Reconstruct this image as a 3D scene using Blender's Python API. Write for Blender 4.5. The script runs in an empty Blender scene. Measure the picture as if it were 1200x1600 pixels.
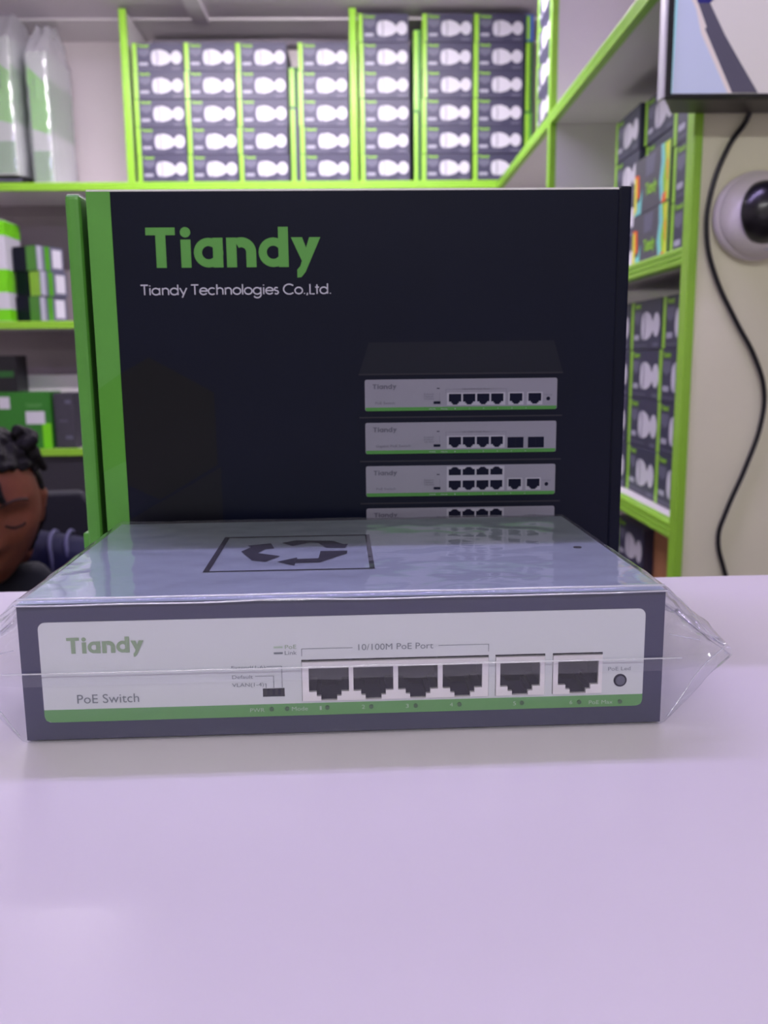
import bpy, bmesh, math, random
from mathutils import Vector, Matrix, noise
random.seed(7)
S = bpy.context.scene
COL = S.collection
Z0 = 1.05                 # counter-top height above the floor; layout heights below are relative to the counter top
R = math.radians

# ------------------------------------------------------------------ camera
cd = bpy.data.cameras.new('camera'); cam = bpy.data.objects.new('camera', cd); COL.objects.link(cam)
cd.sensor_fit = 'VERTICAL'; cd.sensor_height = 36.0; cd.lens = 1371.4 / 1600 * 36.0
cd.clip_start = .01; cd.clip_end = 50
PITCH, ROLL, YAW = R(9.901), R(.595), R(1.343)
cp, sp = math.cos(PITCH), math.sin(PITCH)
f_ = Vector((0, cp, -sp)); d_ = Vector((0, -sp, -cp)); r_ = Vector((1, 0, 0))
r2 = r_ * math.cos(ROLL) + d_ * math.sin(ROLL); d2 = -r_ * math.sin(ROLL) + d_ * math.cos(ROLL)
Mc = Matrix((r2, -d2, -f_)).transposed()
Mc = Matrix.Rotation(-YAW, 3, 'Z') @ Mc
cam.matrix_world = Matrix.Translation((0, 0, .1167 + Z0)) @ Mc.to_4x4()
cd.dof.use_dof = True; cd.dof.focus_distance = .30
cd.dof.aperture_fstop = cd.lens / 1.7
S.camera = cam
# ------------------------------------------------------------------ world and exposure
w = bpy.data.worlds.new('world'); S.world = w; w.use_nodes = True
bg = w.node_tree.nodes['Background']; bg.inputs[0].default_value = (1.0, .93, .84, 1); bg.inputs[1].default_value = .5
S.view_settings.view_transform = 'Standard'; S.view_settings.look = 'None'
S.view_settings.exposure = 0.0; S.view_settings.gamma = 1.0; S.view_settings.use_curve_mapping = False
# ceiling tubes: x, y, length along x, watts, colour
TUBES = [(-.15, .88, 1.2, 7.5, (.60, .48, 1.0)),
         (-.25, 2.35, 1.2, 20.0, (1.0, .91, .98)),
         (0.0, -1.15, 1.2, 15.0, (.97, .96, .97))]

# ------------------------------------------------------------------ helpers
def lin(c): return tuple(((x / 255) / 12.92 if x / 255 <= .04045 else ((x / 255 + .055) / 1.055) ** 2.4) for x in c)
MATS = {}
def mat(name, c, rough=.5, metal=0., spec=.5, var=0., vscale=40., bump=0., bscale=300., coat=0., crough=.1, emit=0., sheen=0.):
    if name in MATS: return MATS[name]
    m = bpy.data.materials.new(name); m.use_nodes = True; MATS[name] = m
    nt = m.node_tree; b = nt.nodes['Principled BSDF']; L = nt.links
    col = (*lin(c), 1)
    b.inputs['Base Color'].default_value = col; b.inputs['Roughness'].default_value = rough
    b.inputs['Metallic'].default_value = metal; b.inputs['Specular IOR Level'].default_value = spec
    b.inputs['Coat Weight'].default_value = coat; b.inputs['Coat Roughness'].default_value = crough
    if sheen: b.inputs['Sheen Weight'].default_value = sheen
    tc = nt.nodes.new('ShaderNodeTexCoord')
    if var > 0:
        n = nt.nodes.new('ShaderNodeTexNoise'); n.inputs['Scale'].default_value = vscale; n.inputs['Detail'].default_value = 4
        L.new(tc.outputs['Object'], n.inputs['Vector'])
        rp = nt.nodes.new('ShaderNodeValToRGB')
        rp.color_ramp.elements[0].position = .3; rp.color_ramp.elements[1].position = .7
        rp.color_ramp.elements[0].color = (*[x * (1 - var) for x in col[:3]], 1)
        rp.color_ramp.elements[1].color = (*[min(1, x * (1 + var)) for x in col[:3]], 1)
        L.new(n.outputs[0], rp.inputs[0]); L.new(rp.outputs[0], b.inputs['Base Color'])
    if bump > 0:
        n2 = nt.nodes.new('ShaderNodeTexNoise'); n2.inputs['Scale'].default_value = bscale; n2.inputs['Detail'].default_value = 3
        L.new(tc.outputs['Object'], n2.inputs['Vector'])
        bp = nt.nodes.new('ShaderNodeBump'); bp.inputs['Strength'].default_value = bump; bp.inputs['Distance'].default_value = .001
        L.new(n2.outputs[0], bp.inputs['Height']); L.new(bp.outputs[0], b.inputs['Normal'])
    if emit:
        b.inputs['Emission Color'].default_value = col; b.inputs['Emission Strength'].default_value = emit
    return m
def film_mat(name, base=.05, grz=.85, haze=.025, hgr=.07, tint=(.95, .96, 1.0), rough=.06):
    m = bpy.data.materials.new(name); m.use_nodes = True; MATS[name] = m
    nt = m.node_tree; nt.nodes.clear(); N = nt.nodes.new; L = nt.links
    out = N('ShaderNodeOutputMaterial'); tr = N('ShaderNodeBsdfTransparent'); gl = N('ShaderNodeBsdfGlossy'); df = N('ShaderNodeBsdfDiffuse')
    tr.inputs[0].default_value = (.97, .975, .98, 1); gl.inputs['Roughness'].default_value = rough; gl.inputs[0].default_value = (*tint, 1)
    df.inputs[0].default_value = (.85, .85, .92, 1)
    lw = N('ShaderNodeLayerWeight'); lw.inputs[0].default_value = .5
    pw = N('ShaderNodeMath'); pw.operation = 'POWER'; pw.inputs[1].default_value = 4.2
    ml = N('ShaderNodeMath'); ml.operation = 'MULTIPLY_ADD'; ml.inputs[1].default_value = grz; ml.inputs[2].default_value = base
    L.new(lw.outputs['Facing'], pw.inputs[0]); L.new(pw.outputs[0], ml.inputs[0])
    tc = N('ShaderNodeTexCoord'); mp = N('ShaderNodeMapping'); mp.inputs['Scale'].default_value = (1, 2.2, 1)
    n = N('ShaderNodeTexNoise'); n.inputs['Scale'].default_value = 45; n.inputs['Detail'].default_value = 3
    L.new(tc.outputs['Object'], mp.inputs[0]); L.new(mp.outputs[0], n.inputs['Vector'])
    bp = N('ShaderNodeBump'); bp.inputs['Strength'].default_value = .05; bp.inputs['Distance'].default_value = .002
    L.new(n.outputs[0], bp.inputs['Height']); L.new(bp.outputs[0], gl.inputs['Normal'])
    m1 = N('ShaderNodeMixShader')
    hp = N('ShaderNodeMath'); hp.operation = 'POWER'; hp.inputs[1].default_value = 2.0
    hm_ = N('ShaderNodeMath'); hm_.operation = 'MULTIPLY_ADD'; hm_.inputs[1].default_value = hgr; hm_.inputs[2].default_value = haze
    L.new(lw.outputs['Facing'], hp.inputs[0]); L.new(hp.outputs[0], hm_.inputs[0]); L.new(hm_.outputs[0], m1.inputs[0])
    L.new(tr.outputs[0], m1.inputs[1]); L.new(df.outputs[0], m1.inputs[2])
    m2 = N('ShaderNodeMixShader'); L.new(ml.outputs[0], m2.inputs[0]); L.new(m1.outputs[0], m2.inputs[1]); L.new(gl.outputs[0], m2.inputs[2])
    L.new(m2.outputs[0], out.inputs[0])
    return m

class MB:
    def __init__(s): s.v = []; s.f = []; s.mi = []; s.mats = []
    def idx(s, m):
        if m not in s.mats: s.mats.append(m)
        return s.mats.index(m)
    def add(s, vs, fs, m, xf=None):
        o = len(s.v); k = s.idx(m)
        s.v += [tuple(xf @ Vector(p)) if xf else tuple(p) for p in vs]
        for f in fs: s.f.append([o + i for i in f]); s.mi.append(k)
    def box(s, x0, x1, y0, y1, z0, z1, m, front=None, xf=None):
        vs = [(x0, y0, z0), (x1, y0, z0), (x1, y1, z0), (x0, y1, z0), (x0, y0, z1), (x1, y0, z1), (x1, y1, z1), (x0, y1, z1)]
        s.add(vs, [(3, 2, 1, 0), (4, 5, 6, 7), (1, 2, 6, 5), (2, 3, 7, 6), (3, 0, 4, 7)], m, xf)
        s.add(vs, [(0, 1, 5, 4)], front or m, xf)
        return s
    def poly(s, pts, m): s.add(pts, [tuple(range(len(pts)))], m); return s
    def flat(s, pts, y, m):                       # polygon drawn in x,z on a plane facing -y
        s.poly([(x, y, z) for x, z in pts], m); return s
    def rect(s, x0, x1, z0, z1, y, m): return s.flat([(x0, z0), (x1, z0), (x1, z1), (x0, z1)], y, m)
    def disc(s, cx, cz, r, y, m, n=20, ry=None):
        return s.flat([(cx + r * math.cos(2 * math.pi * i / n), cz + (ry or r) * math.sin(2 * math.pi * i / n)) for i in range(n)], y, m)
    def prism(s, pts, y0, y1, m, front=None):      # x,z outline extruded along y
        n = len(pts)
        s.add([(x, y0, z) for x, z in pts], [tuple(range(n))], front or m)
        s.add([(x, y1, z) for x, z in pts], [tuple(range(n - 1, -1, -1))], m)
        s.add([(x, y0, z) for x, z in pts] + [(x, y1, z) for x, z in pts], [(i, n + i, n + (i + 1) % n, (i + 1) % n) for i in range(n)], m)
        return s
    def geo(s, g, m, xf): s.add(g[0], g[1], m, xf)
    def mesh(s, name, smooth=False, bevel=0, seg=2):
        me = bpy.data.meshes.new(name); me.from_pydata(s.v, [], s.f)
        for m in s.mats: me.materials.append(m)
        for p, k in zip(me.polygons, s.mi): p.material_index = k; p.use_smooth = smooth
        if bevel:
            bm = bmesh.new(); bm.from_mesh(me); bmesh.ops.remove_doubles(bm, verts=bm.verts, dist=1e-6)
            bmesh.ops.bevel(bm, geom=[e for e in bm.edges if e.is_manifold and e.calc_face_angle(0) > .6], offset=bevel, segments=seg, affect='EDGES', profile=.6)
            bm.to_mesh(me); bm.free()
        me.update(); return me
    def build(s, name, parent=None, loc=(0, 0, 0), rot=(0, 0, 0), **k):
        return link(name, s.mesh(name, **k), parent, loc, rot)
def link(name, me, parent=None, loc=(0, 0, 0), rot=(0, 0, 0)):
    o = bpy.data.objects.new(name, me); COL.objects.link(o); o.parent = parent
    o.location = loc if parent else (loc[0], loc[1], loc[2] + Z0)
    o.rotation_euler = rot
    return o
def tag(o, label=None, cat=None, group=None, kind=None):
    if label: o['label'] = label
    if cat: o['category'] = cat
    if group: o['group'] = group
    if kind: o['kind'] = kind
    return o
def thing(name, label, cat, loc=(0, 0, 0), rz=0, group=None):
    return tag(link(name, None, None, loc, (0, 0, rz)), label, cat, group)
def struct(name, mb, label=None, **k): return tag(mb.build(name, **k), label, None, None, 'structure')
def copy_tree(o, parent=None):
    c = o.copy(); COL.objects.link(c); c.parent = parent
    for ch in list(o.children): copy_tree(ch, c)
    return c
def eval_mesh(data, name, mods=None):
    o = bpy.data.objects.new('tmp', data); COL.objects.link(o)
    if mods: mods(o)
    dg = bpy.context.evaluated_depsgraph_get(); dg.update()
    me = bpy.data.meshes.new_from_object(o.evaluated_get(dg)); me.name = name
    bpy.data.objects.remove(o); return me
TXT = {}
def text_geo(t):
    if t not in TXT:
        c = bpy.data.curves.new('t', 'FONT'); c.body = t; c.size = 1; c.resolution_u = 4
        me = eval_mesh(c, 't')
        vs = [(v.co.x, v.co.y, 0) for v in me.vertices]; fs = [tuple(p.vertices) for p in me.polygons]
        x0 = min(v[0] for v in vs); x1 = max(v[0] for v in vs)
        TXT[t] = ([(v[0] - x0, v[1], 0) for v in vs], fs, x1 - x0); bpy.data.meshes.remove(me)
    return TXT[t]
def put_text(mb, t, x0, x1, zb, cap, y, m):        # text drawn on a plane facing -y, fitted into x0..x1
    g = text_geo(t); sx = (x1 - x0) / g[2]; sz = cap / .7
    mb.add([(x0 + v[0] * sx, y, zb + v[1] * sz) for v in g[0]], g[1], m)
def arcp(cx, cy, r, a0, a1, n=14): return [(cx + r * math.cos(R(a0 + (a1 - a0) * i / n)), cy + r * math.sin(R(a0 + (a1 - a0) * i / n))) for i in range(n + 1)]
def ribbon(pts, wd):                               # quads of one stroke, in 2D
    vs = []; fs = []
    P = [Vector(p) for p in pts]
    for i, p in enumerate(P):
        a = P[max(i - 1, 0)]; b = P[min(i + 1, len(P) - 1)]; t = (b - a).normalized(); n = Vector((-t.y, t.x)) * wd / 2
        vs += [tuple(p + n), tuple(p - n)]
    for i in range(len(P) - 1): fs.append((2 * i, 2 * i + 1, 2 * i + 3, 2 * i + 2))
    return vs, fs
GL = {'T': ([[(0, 1), (.64, 1)], [(.32, 1), (.32, 0)]], .70), 'i': ([[(.1, 0), (.1, .7)], [(.1, .88), (.1, .98)]], .24),
      'a': ([arcp(.38, .35, .33, 0, 360, 22), [(.71, 0), (.71, .7)]], .86), 'd': ([arcp(.38, .35, .33, 0, 360, 22), [(.71, 0), (.71, 1.04)]], .86),
      'n': ([[(.1, 0), (.1, .7)], [(.1, .42)] + arcp(.36, .42, .26, 180, 0, 10) + [(.62, 0)]], .74), 'h': ([[(.1, 0), (.1, 1.04)], [(.1, .42)] + arcp(.36, .42, .26, 180, 0, 10) + [(.62, 0)]], .74),
      'y': ([[(.03, .7), (.33, .03)], [(.62, .7), (.21, -.28)]], .66), 'e': ([arcp(.38, .35, .33, 0, 325, 20), [(.05, .37), (.71, .37)]], .76),
      'c': ([arcp(.38, .35, .33, 50, 310, 18)], .70), 'o': ([arcp(.38, .35, .33, 0, 360, 22)], .78), 'l': ([[(.1, 0), (.1, 1.04)]], .22),
      'g': ([arcp(.38, .35, .33, 0, 360, 22), [(.71, .7), (.71, -.02)] + arcp(.38, -.02, .33, 0, -150, 12)], .86),
      's': ([arcp(.22, .52, .16, 40, 270, 10) + arcp(.22, .19, .17, 90, -145, 10)], .48), 'C': ([arcp(.52, .5, .5, 45, 315, 22)], .98),
      'L': ([[(.1, 1), (.1, 0), (.5, 0)]], .56), 't': ([[(.16, .95), (.16, 0)], [(0, .68), (.34, .68)]], .38),
      '.': ([[(.1, 0), (.1, .1)]], .26), ',': ([[(.12, .1), (.06, -.14)]], .24), ' ': ([], .36)}
def put_strokes(mb, t, x0, x1, zb, cap, wd, y, m):
    adv = sum(GL[c][1] for c in t); sx = (x1 - x0) / adv; x = x0
    for c in t:
        for st in GL[c][0]:
            vs, fs = ribbon([(x + p[0] * sx, zb + p[1] * cap) for p in st], wd)
            mb.add([(v[0], y, v[1]) for v in vs], fs, m)
        x += GL[c][1] * sx
def put_logo(mb, x0, x1, zb, cap, y, m):           # bold geometric word mark
    sx = (x1 - x0) / 4.36
    lay = [0]
    def P(pts): mb.flat([(x0 + a * sx, zb + b * cap) for a, b in pts], y - .00003 * (lay[0] % 6), m)
    def ring(cx, cy, ro, ri, a0, a1, n=24):
        lay[0] = 0
        o = arcp(cx, cy, ro, a0, a1, n); i = arcp(cx, cy, ri, a0, a1, n)
        for k in range(n): P([o[k], o[k + 1], i[k + 1], i[k]])
        lay[0] = 2
    P([(0, 1), (0, .81), (.73, .81), (.73, 1)]); P([(.24, .81), (.24, 0), (.49, 0), (.49, .81)])
    P(arcp(.985, .88, .13, 0, 360, 18)[:-1]); P([(.86, .7), (.86, 0), (1.11, 0), (1.11, .7)])
    ring(1.55, .37, .37, .165, 0, 360); P([(1.66, .74), (1.66, 0), (1.91, 0), (1.91, .74)][::1])
    P([(2.0, .74), (2.0, 0), (2.25, 0), (2.25, .74)]); ring(2.37, .38, .37, .12, 0, 120, 14); P([(2.49, .38), (2.49, 0), (2.74, 0), (2.74, .38)])
    ring(3.17, .37, .37, .165, 0, 360); P([(3.30, 1), (3.30, 0), (3.55, 0), (3.55, 1)])
    P([(3.62, .74), (3.90, .74), (4.06, .3), (3.95, .0)]); lay[0] = 4; P([(4.36, .74), (4.08, .74), (3.84, .02), (3.97, -.13)])
    P([(3.97, -.13), (3.84, .02), (3.76, -.07), (3.76, -.27), (3.86, -.26)])
def plate(outer, holes, depth, name):              # x,z outline with real holes, extruded along y (front at y=0)
    c = bpy.data.curves.new(name, 'CURVE'); c.dimensions = '2D'; c.fill_mode = 'BOTH'; c.extrude = depth / 2
    for pts in [outer] + holes:
        s = c.splines.new('POLY'); s.points.add(len(pts) - 1)
        for i, p in enumerate(pts): s.points[i].co = (p[0], p[1], 0, 1)
        s.use_cyclic_u = True
    me = eval_mesh(c, name)
    me.transform(Matrix.Translation((0, depth / 2, 0)) @ Matrix.Rotation(R(90), 4, 'X'))
    return me
def rrect(x0, x1, z0, z1, r, n=5):
    return arcp(x1 - r, z1 - r, r, 0, 90, n) + arcp(x0 + r, z1 - r, r, 90, 180, n) + arcp(x0 + r, z0 + r, r, 180, 270, n) + arcp(x1 - r, z0 + r, r, 270, 360, n)
def tube(pts, r, name, m, res=6):
    c = bpy.data.curves.new(name, 'CURVE'); c.dimensions = '3D'; c.bevel_depth = r; c.bevel_resolution = 3; c.use_fill_caps = True
    s = c.splines.new('BEZIER'); s.bezier_points.add(len(pts) - 1)
    for b, p in zip(s.bezier_points, pts): b.co = p; b.handle_left_type = b.handle_right_type = 'AUTO'
    c.resolution_u = res
    me = eval_mesh(c, name); me.materials.clear(); me.materials.append(m)
    for p in me.polygons: p.use_smooth = True
    return me
def lathe(mb, prof, m, n=28, xf=None):
    vs = []; fs = []
    for r, z in prof:
        for i in range(n): a = 2 * math.pi * i / n; vs.append((r * math.cos(a), r * math.sin(a), z))
    for k in range(len(prof) - 1):
        for i in range(n): j = (i + 1) % n; fs.append((k * n + i, k * n + j, (k + 1) * n + j, (k + 1) * n + i))
    fs.append(tuple(range(n - 1, -1, -1))); fs.append(tuple((len(prof) - 1) * n + i for i in range(n)))
    mb.add(vs, fs, m, xf)

# ------------------------------------------------------------------ materials
WALL = mat('wall_paint', (226, 218, 220), .6, var=.04, vscale=3)
BEIGE = mat('beige_panel', (238, 236, 206), .45, var=.06, vscale=5)
CEIL = mat('ceiling_board', (214, 206, 216), .7, var=.03, vscale=4)
FLOOR = mat('floor_tile_grey', (120, 112, 108), .35, var=.1, vscale=8)
LAM = mat('white_laminate', (226, 222, 224), .4, var=.02, vscale=6)
BACKP = mat('back_panel_shaded', (148, 138, 144), .6, var=.03, vscale=5)  # grey deepened to paint in the shelves' shadow at the bay backs
DESK = mat('counter_white', (222, 216, 222), .30, spec=.45, var=.015, vscale=9, bump=.03, bscale=60)
LIME = mat('lime_edge_trim', (150, 208, 62), .32, var=.05, vscale=20)
GREEN = mat('carton_green', (80, 150, 52), .42, var=.04, vscale=60, bump=.02, bscale=900)
BGREEN = mat('bright_green_print', (116, 214, 20), .4)
GREEN2 = mat('carton_green_shade', (72, 146, 30), .42)
DGREEN = mat('deep_green', (34, 92, 36), .5)
NAVY = mat('carton_navy_gloss', (8, 12, 33), .40, spec=.12, coat=.10, crough=.2, var=.05, vscale=20)
HEXD = mat('print_hexagon_dark', (9, 9, 17), .38, spec=.16, coat=.10, crough=.2)
CNAVY = mat('camera_carton_navy', (56, 54, 82), .45, var=.06, vscale=30)
CGREY = mat('print_grey', (98, 98, 120), .5)
PWHITE = mat('print_white', (206, 204, 216), .5)
PSHADE = mat('print_white_shade', (168, 168, 184), .5)
LOGOG = mat('print_logo_green', (78, 146, 58), .42)
LOGOB = mat('print_logo_lime', (150, 214, 50), .45)
KRAFT = mat('kraft_white_edge', (226, 224, 222), .7)
BROWN = mat('brown_cardboard', (176, 122, 84), .8, var=.06, vscale=30)
CASE = mat('switch_case_paint', (46, 46, 80), .5, bump=.06, bscale=1800)
COVER = mat('switch_cover_paint', (178, 192, 196), .62, metal=.9, var=.03, vscale=400, bump=.1, bscale=1500)
LBL = mat('label_silver', (206, 208, 214), .38)
LGREEN = mat('label_green', (92, 150, 86), .4)
LGREY = mat('label_ink_grey', (112, 118, 128), .5)
LLOGO = mat('label_logo_green', (136, 158, 128), .45)
LLITE = mat('label_ink_light', (170, 190, 172), .5)
PORTW = mat('port_shell_metal', (232, 228, 230), .3, metal=.35)
DARK = mat('port_cavity', (26, 24, 46), .8, spec=.15)
BLACK = mat('black_plastic', (20, 20, 26), .35)
INK = mat('black_ink', (14, 16, 38), .7, spec=.12)
PLBL = mat('printed_label_grey', (128, 126, 142), .42, spec=.3, coat=.1, crough=.2)
PGRN = mat('printed_label_green', (66, 128, 58), .42, spec=.3, coat=.1, crough=.2)
PINK = mat('printed_ink', (84, 82, 100), .45)
PCASE = mat('printed_case_top', (20, 22, 37), .38, spec=.16, coat=.10, crough=.2)
PPORT = mat('printed_port_white', (158, 156, 172), .42, spec=.3, coat=.1, crough=.2)
SILV = mat('silver_plastic', (200, 198, 204), .35, metal=.3)
FILM = film_mat('clear_film')
BAG = film_mat('clear_bag', .12, .8, .30, .2, rough=.14)

# ------------------------------------------------------------------ the room
CEILZ = 1.215
struct('floor', MB().box(-1.9, 1.9, -2.6, 3.4, -Z0 - .05, -Z0, FLOOR))
struct('ceiling', MB().box(-1.9, 1.9, -2.6, 3.4, CEILZ, CEILZ + .05, CEIL))
struct('wall_back', MB().box(-1.9, 1.9, 3.3, 3.4, -Z0, CEILZ, WALL))
struct('wall_left', MB().box(-1.9, -1.8, -2.6, 3.3, -Z0, CEILZ, WALL))
struct('wall_right', MB().box(1.8, 1.9, -2.6, 3.3, -Z0, CEILZ, WALL))
wp = struct('wall_partition', MB().box(.4455, 1.8, 1.225, 1.245, -Z0, CEILZ, BEIGE), 'beige partition panel facing the counter beside the right shelves')
struct('trim_1', MB().box(-1.8, 1.8, 3.10, 3.298, CEILZ - .007, CEILZ - .001, LAM), 'pale board along the ceiling above the back shelves')
struct('trim_2', MB().box(-.527, -.478, 1.3, 3.098, CEILZ - .024, CEILZ - .001, CEIL), 'pale batten running across the ceiling')
struct('trim_3', MB().box(-.70, -.03, 3.25, 3.298, CEILZ - .034, CEILZ - .016, mat('grey_ledge', (130, 124, 136), .6)), 'dark ledge under the ceiling at the back wall')

def trim_profile(length, th, wrap=.016):
    """ribbed U edging running along +x, its face at y=0 towards -y"""
    h = th / 2 + .0012
    prof = [(wrap, h), (0.001, h), (0, h - .002), (0, h * .45), (.0018, h * .36), (.0018, h * .26), (0, h * .17), (0, -h * .17), (.0018, -h * .26), (.0018, -h * .36), (0, -h * .45), (0, -h + .002), (.001, -h), (wrap, -h)]
    n = len(prof); mb = MB()
    vs = [(0, y, z) for y, z in prof] + [(length, y, z) for y, z in prof]
    mb.add(vs, [(i, i + 1, n + i + 1, n + i) for i in range(n - 1)] + [(n - 1, 0, n, 2 * n - 1)], LIME)
    mb.add(vs, [tuple(range(n - 1, -1, -1)), tuple(range(n, 2 * n))], LIME)
    return mb
TH = .022
# back shelving: three boards, two uprights, ribbed lime edging
bs = thing('shelf_unit', 'white shelving with lime edging along the back wall', 'shelf', (0, 3.0, -Z0))
for z in (.676, .239, -.185):
    b = MB().box(-1.78, .868, .004, .296, z + Z0 - TH / 2, z + Z0 + TH / 2, LAM).build('shelf_board', bs)
    trim_profile(2.646, TH).build('edge_trim', b, (-1.779, -.001, z + Z0))
for x in (-.7355, -.013):
    for za, zb in ((.688, 1.207), (.251, .664), (-.173, .227)):
        b = MB().box(x - .009, x + .009, .004, .296, za + Z0, zb + Z0, LAM).build('upright', bs)
        trim_profile(zb - za, .020).build('edge_trim', b, (x, -.0012, za + Z0), (0, R(-90), 0))
MB().box(-1.78, .868, .289, .297, .86, .664 + Z0, BACKP).build('back_panel', bs)
for k in range(6): MB().box(-1.779 + .441 * k, -1.779 + .441 * k + .438, .012, .030, .06, Z0 - .198, mat('under_shelf_shade', (44, 42, 52), .5)).build('shade_panel', bs, bevel=.002)  # dark panels paint the shade below the lowest shelf
MB().box(-1.78, .868, .05, .29, 0, .06, LAM).build('plinth', bs)
# right shelving, opening towards -x
rs = thing('shelf_unit', 'white shelving with lime edging on the right beside the monitor', 'shelf', (.45, 1.246, -Z0))
for z in (.668, .2545, -.137, -.55):
    b = MB().box(.004, .41, 0, 1.745, z + Z0 - TH / 2, z + Z0 + TH / 2, LAM).build('shelf_board', rs)
    trim_profile(1.745, TH).build('edge_trim', b, (-.001, 1.745, z + Z0), (0, 0, R(-90)))
for ya in (.939,):
    for za, zb in ((.680, 1.207), (.2665, .656), (-.125, .2425), (-.538, -.149)):
        b = MB().box(.004, .41, ya - .009, ya + .009, za + Z0, zb + Z0, LAM).build('upright', rs)
        t = trim_profile(zb - za, .020).build('edge_trim', b, (-.0012, ya, za + Z0), (0, R(-90), 0))
        t.rotation_mode = 'QUATERNION'
        t.rotation_quaternion = (Matrix.Rotation(R(-90), 4, 'Z') @ Matrix.Rotation(R(-90), 4, 'Y')).to_quaternion()
MB().box(.41, .418, 0, 1.745, .03, 2.25, BACKP).build('back_panel', rs)
# lime U edging on the partition's free edge
tp = MB().box(-.0045, .0085, -.003, .0235, 0, Z0 + CEILZ - .002, LIME).build('trim_4', None, (.449, 1.224, -Z0), bevel=.002)
tag(tp, 'lime green edging strip on the free edge of the partition', kind='structure')

# ------------------------------------------------------------------ ceiling lamps
def tube_lamp(i, x, y, ln, watts, c, label):
    tg = mat('tube_glow_%d' % i, (255, 255, 255), .4, emit=.35 * watts / (math.pi * ln * .028))
    tg.node_tree.nodes['Principled BSDF'].inputs['Emission Color'].default_value = (*c, 1)
    t = thing('tube_lamp', label, 'lamp', (x, y, CEILZ - .001))
    MB().box(-ln / 2 - .02, ln / 2 + .02, -.03, .03, -.024, 0, LAM).build('housing', t, bevel=.004)
    mb = MB(); xf = Matrix.Translation((-ln / 2, 0, -.040)) @ Matrix.Rotation(R(90), 4, 'Y')
    lathe(mb, [(.013, 0), (.013, ln)], tg, 14, xf); mb.build('tube', t, smooth=True)
    for s in (-1, 1): MB().box(s * ln / 2 - .008, s * ln / 2 + .008, -.016, .016, -.056, -.022, LAM).build('end_cap', t)
    l = bpy.data.lights.new('tube_light', 'AREA'); l.shape = 'RECTANGLE'; l.size = ln; l.size_y = .028; l.energy = watts; l.color = c
    lo = bpy.data.objects.new('tube_light', l); COL.objects.link(lo); lo.parent = t; lo.location = (0, 0, -.058)
for i, (tu, lb) in enumerate(zip(TUBES, ('white ceiling tube lamp above the back of the counter', 'white ceiling tube lamp in front of the back shelves', 'white ceiling tube lamp on the customer side'))):
    tube_lamp(i, *tu, lb)

# ------------------------------------------------------------------ counter
ct = thing('counter', 'glossy white shop counter carrying the boxed and wrapped network devices', 'counter', (0, .4505, -Z0), R(1.373))
MB().box(-1.5, 1.0, -.85, 0, Z0 - .03, Z0, DESK).build('worktop', ct, bevel=.0015)
MB().box(-1.46, .96, -.82, -.80, 0, Z0 - .0305, LAM).build('front_panel', ct)
MB().box(-1.46, -1.44, -.80, -.05, 0, Z0 - .0305, LAM).build('side_panel', ct)
MB().box(.94, .96, -.80, -.05, 0, Z0 - .0305, LAM).build('side_panel', ct)
MB().box(-1.44, .94, -.8, -.08, .50, .52, LAM).build('inner_shelf', ct)

# ------------------------------------------------------------------ the PoE switch
SW = R(1.373); SX, SY = -.0057, .2620; SH, SD = .0435, .1317
sw = thing('network_switch', 'dark blue-grey network switch with silver label and six ports, lying on the counter', 'network switch', (SX, SY, .0008), SW)
mm = .001
def port_poly(x0, x1, z0, z1, flip=False):
    u = [(0, 1), (1, 1), (1, .27), (.81, .27), (.81, .13), (.70, .13), (.70, 0), (.30, 0), (.30, .13), (.19, .13), (.19, .27), (0, .27)]
    return [(x0 + (x1 - x0) * a, z0 + (z1 - z0) * ((1 - b) if flip else b)) for a, b in u]
def rc(x0, x1, z0, z1): return [(x0, z0), (x1, z0), (x1, z1), (x0, z1)]
HOUS = [(-14.4, 44.3), (46.4, 62.2), (64.6, 80.6)]; HZ0, HZ1 = 10.5, 24.0
holes = [rc(a * mm, b * mm, HZ0 * mm, HZ1 * mm) for a, b in HOUS]
dip = rc(-26.6 * mm, -19.8 * mm, 12.2 * mm, 15.0 * mm)
# case: pierced front plate, folded cover, base
fm = plate(rc(-.1, .1, 0, SH), holes + [dip], .0012, 'front_plate'); fm.materials.append(CASE); link('front_plate', fm, sw)
cv = MB()
cv.box(-.1, .1, .0004, SD, SH - .0012, SH + .0001, COVER); cv.box(-.1, -.0988, .0012, SD, .0012, SH - .0012, CASE); cv.box(.0988, .1, .0012, SD, .0012, SH - .0012, CASE)
cv.box(-.0988, .0988, SD - .0012, SD, .0012, SH - .0012, CASE)
cover = cv.build('cover', sw, (0, 0, 0))
MB().box(-.1, .1, .0012, SD, 0, .0012, CASE).build('base_plate', sw)
mb = MB(); lathe(mb, [(.0016, 0), (.0016, .0003)], BLACK, 14, Matrix.Translation((.0893, .0644, SH + .00005))); mb.build('screw_hole', sw)
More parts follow.
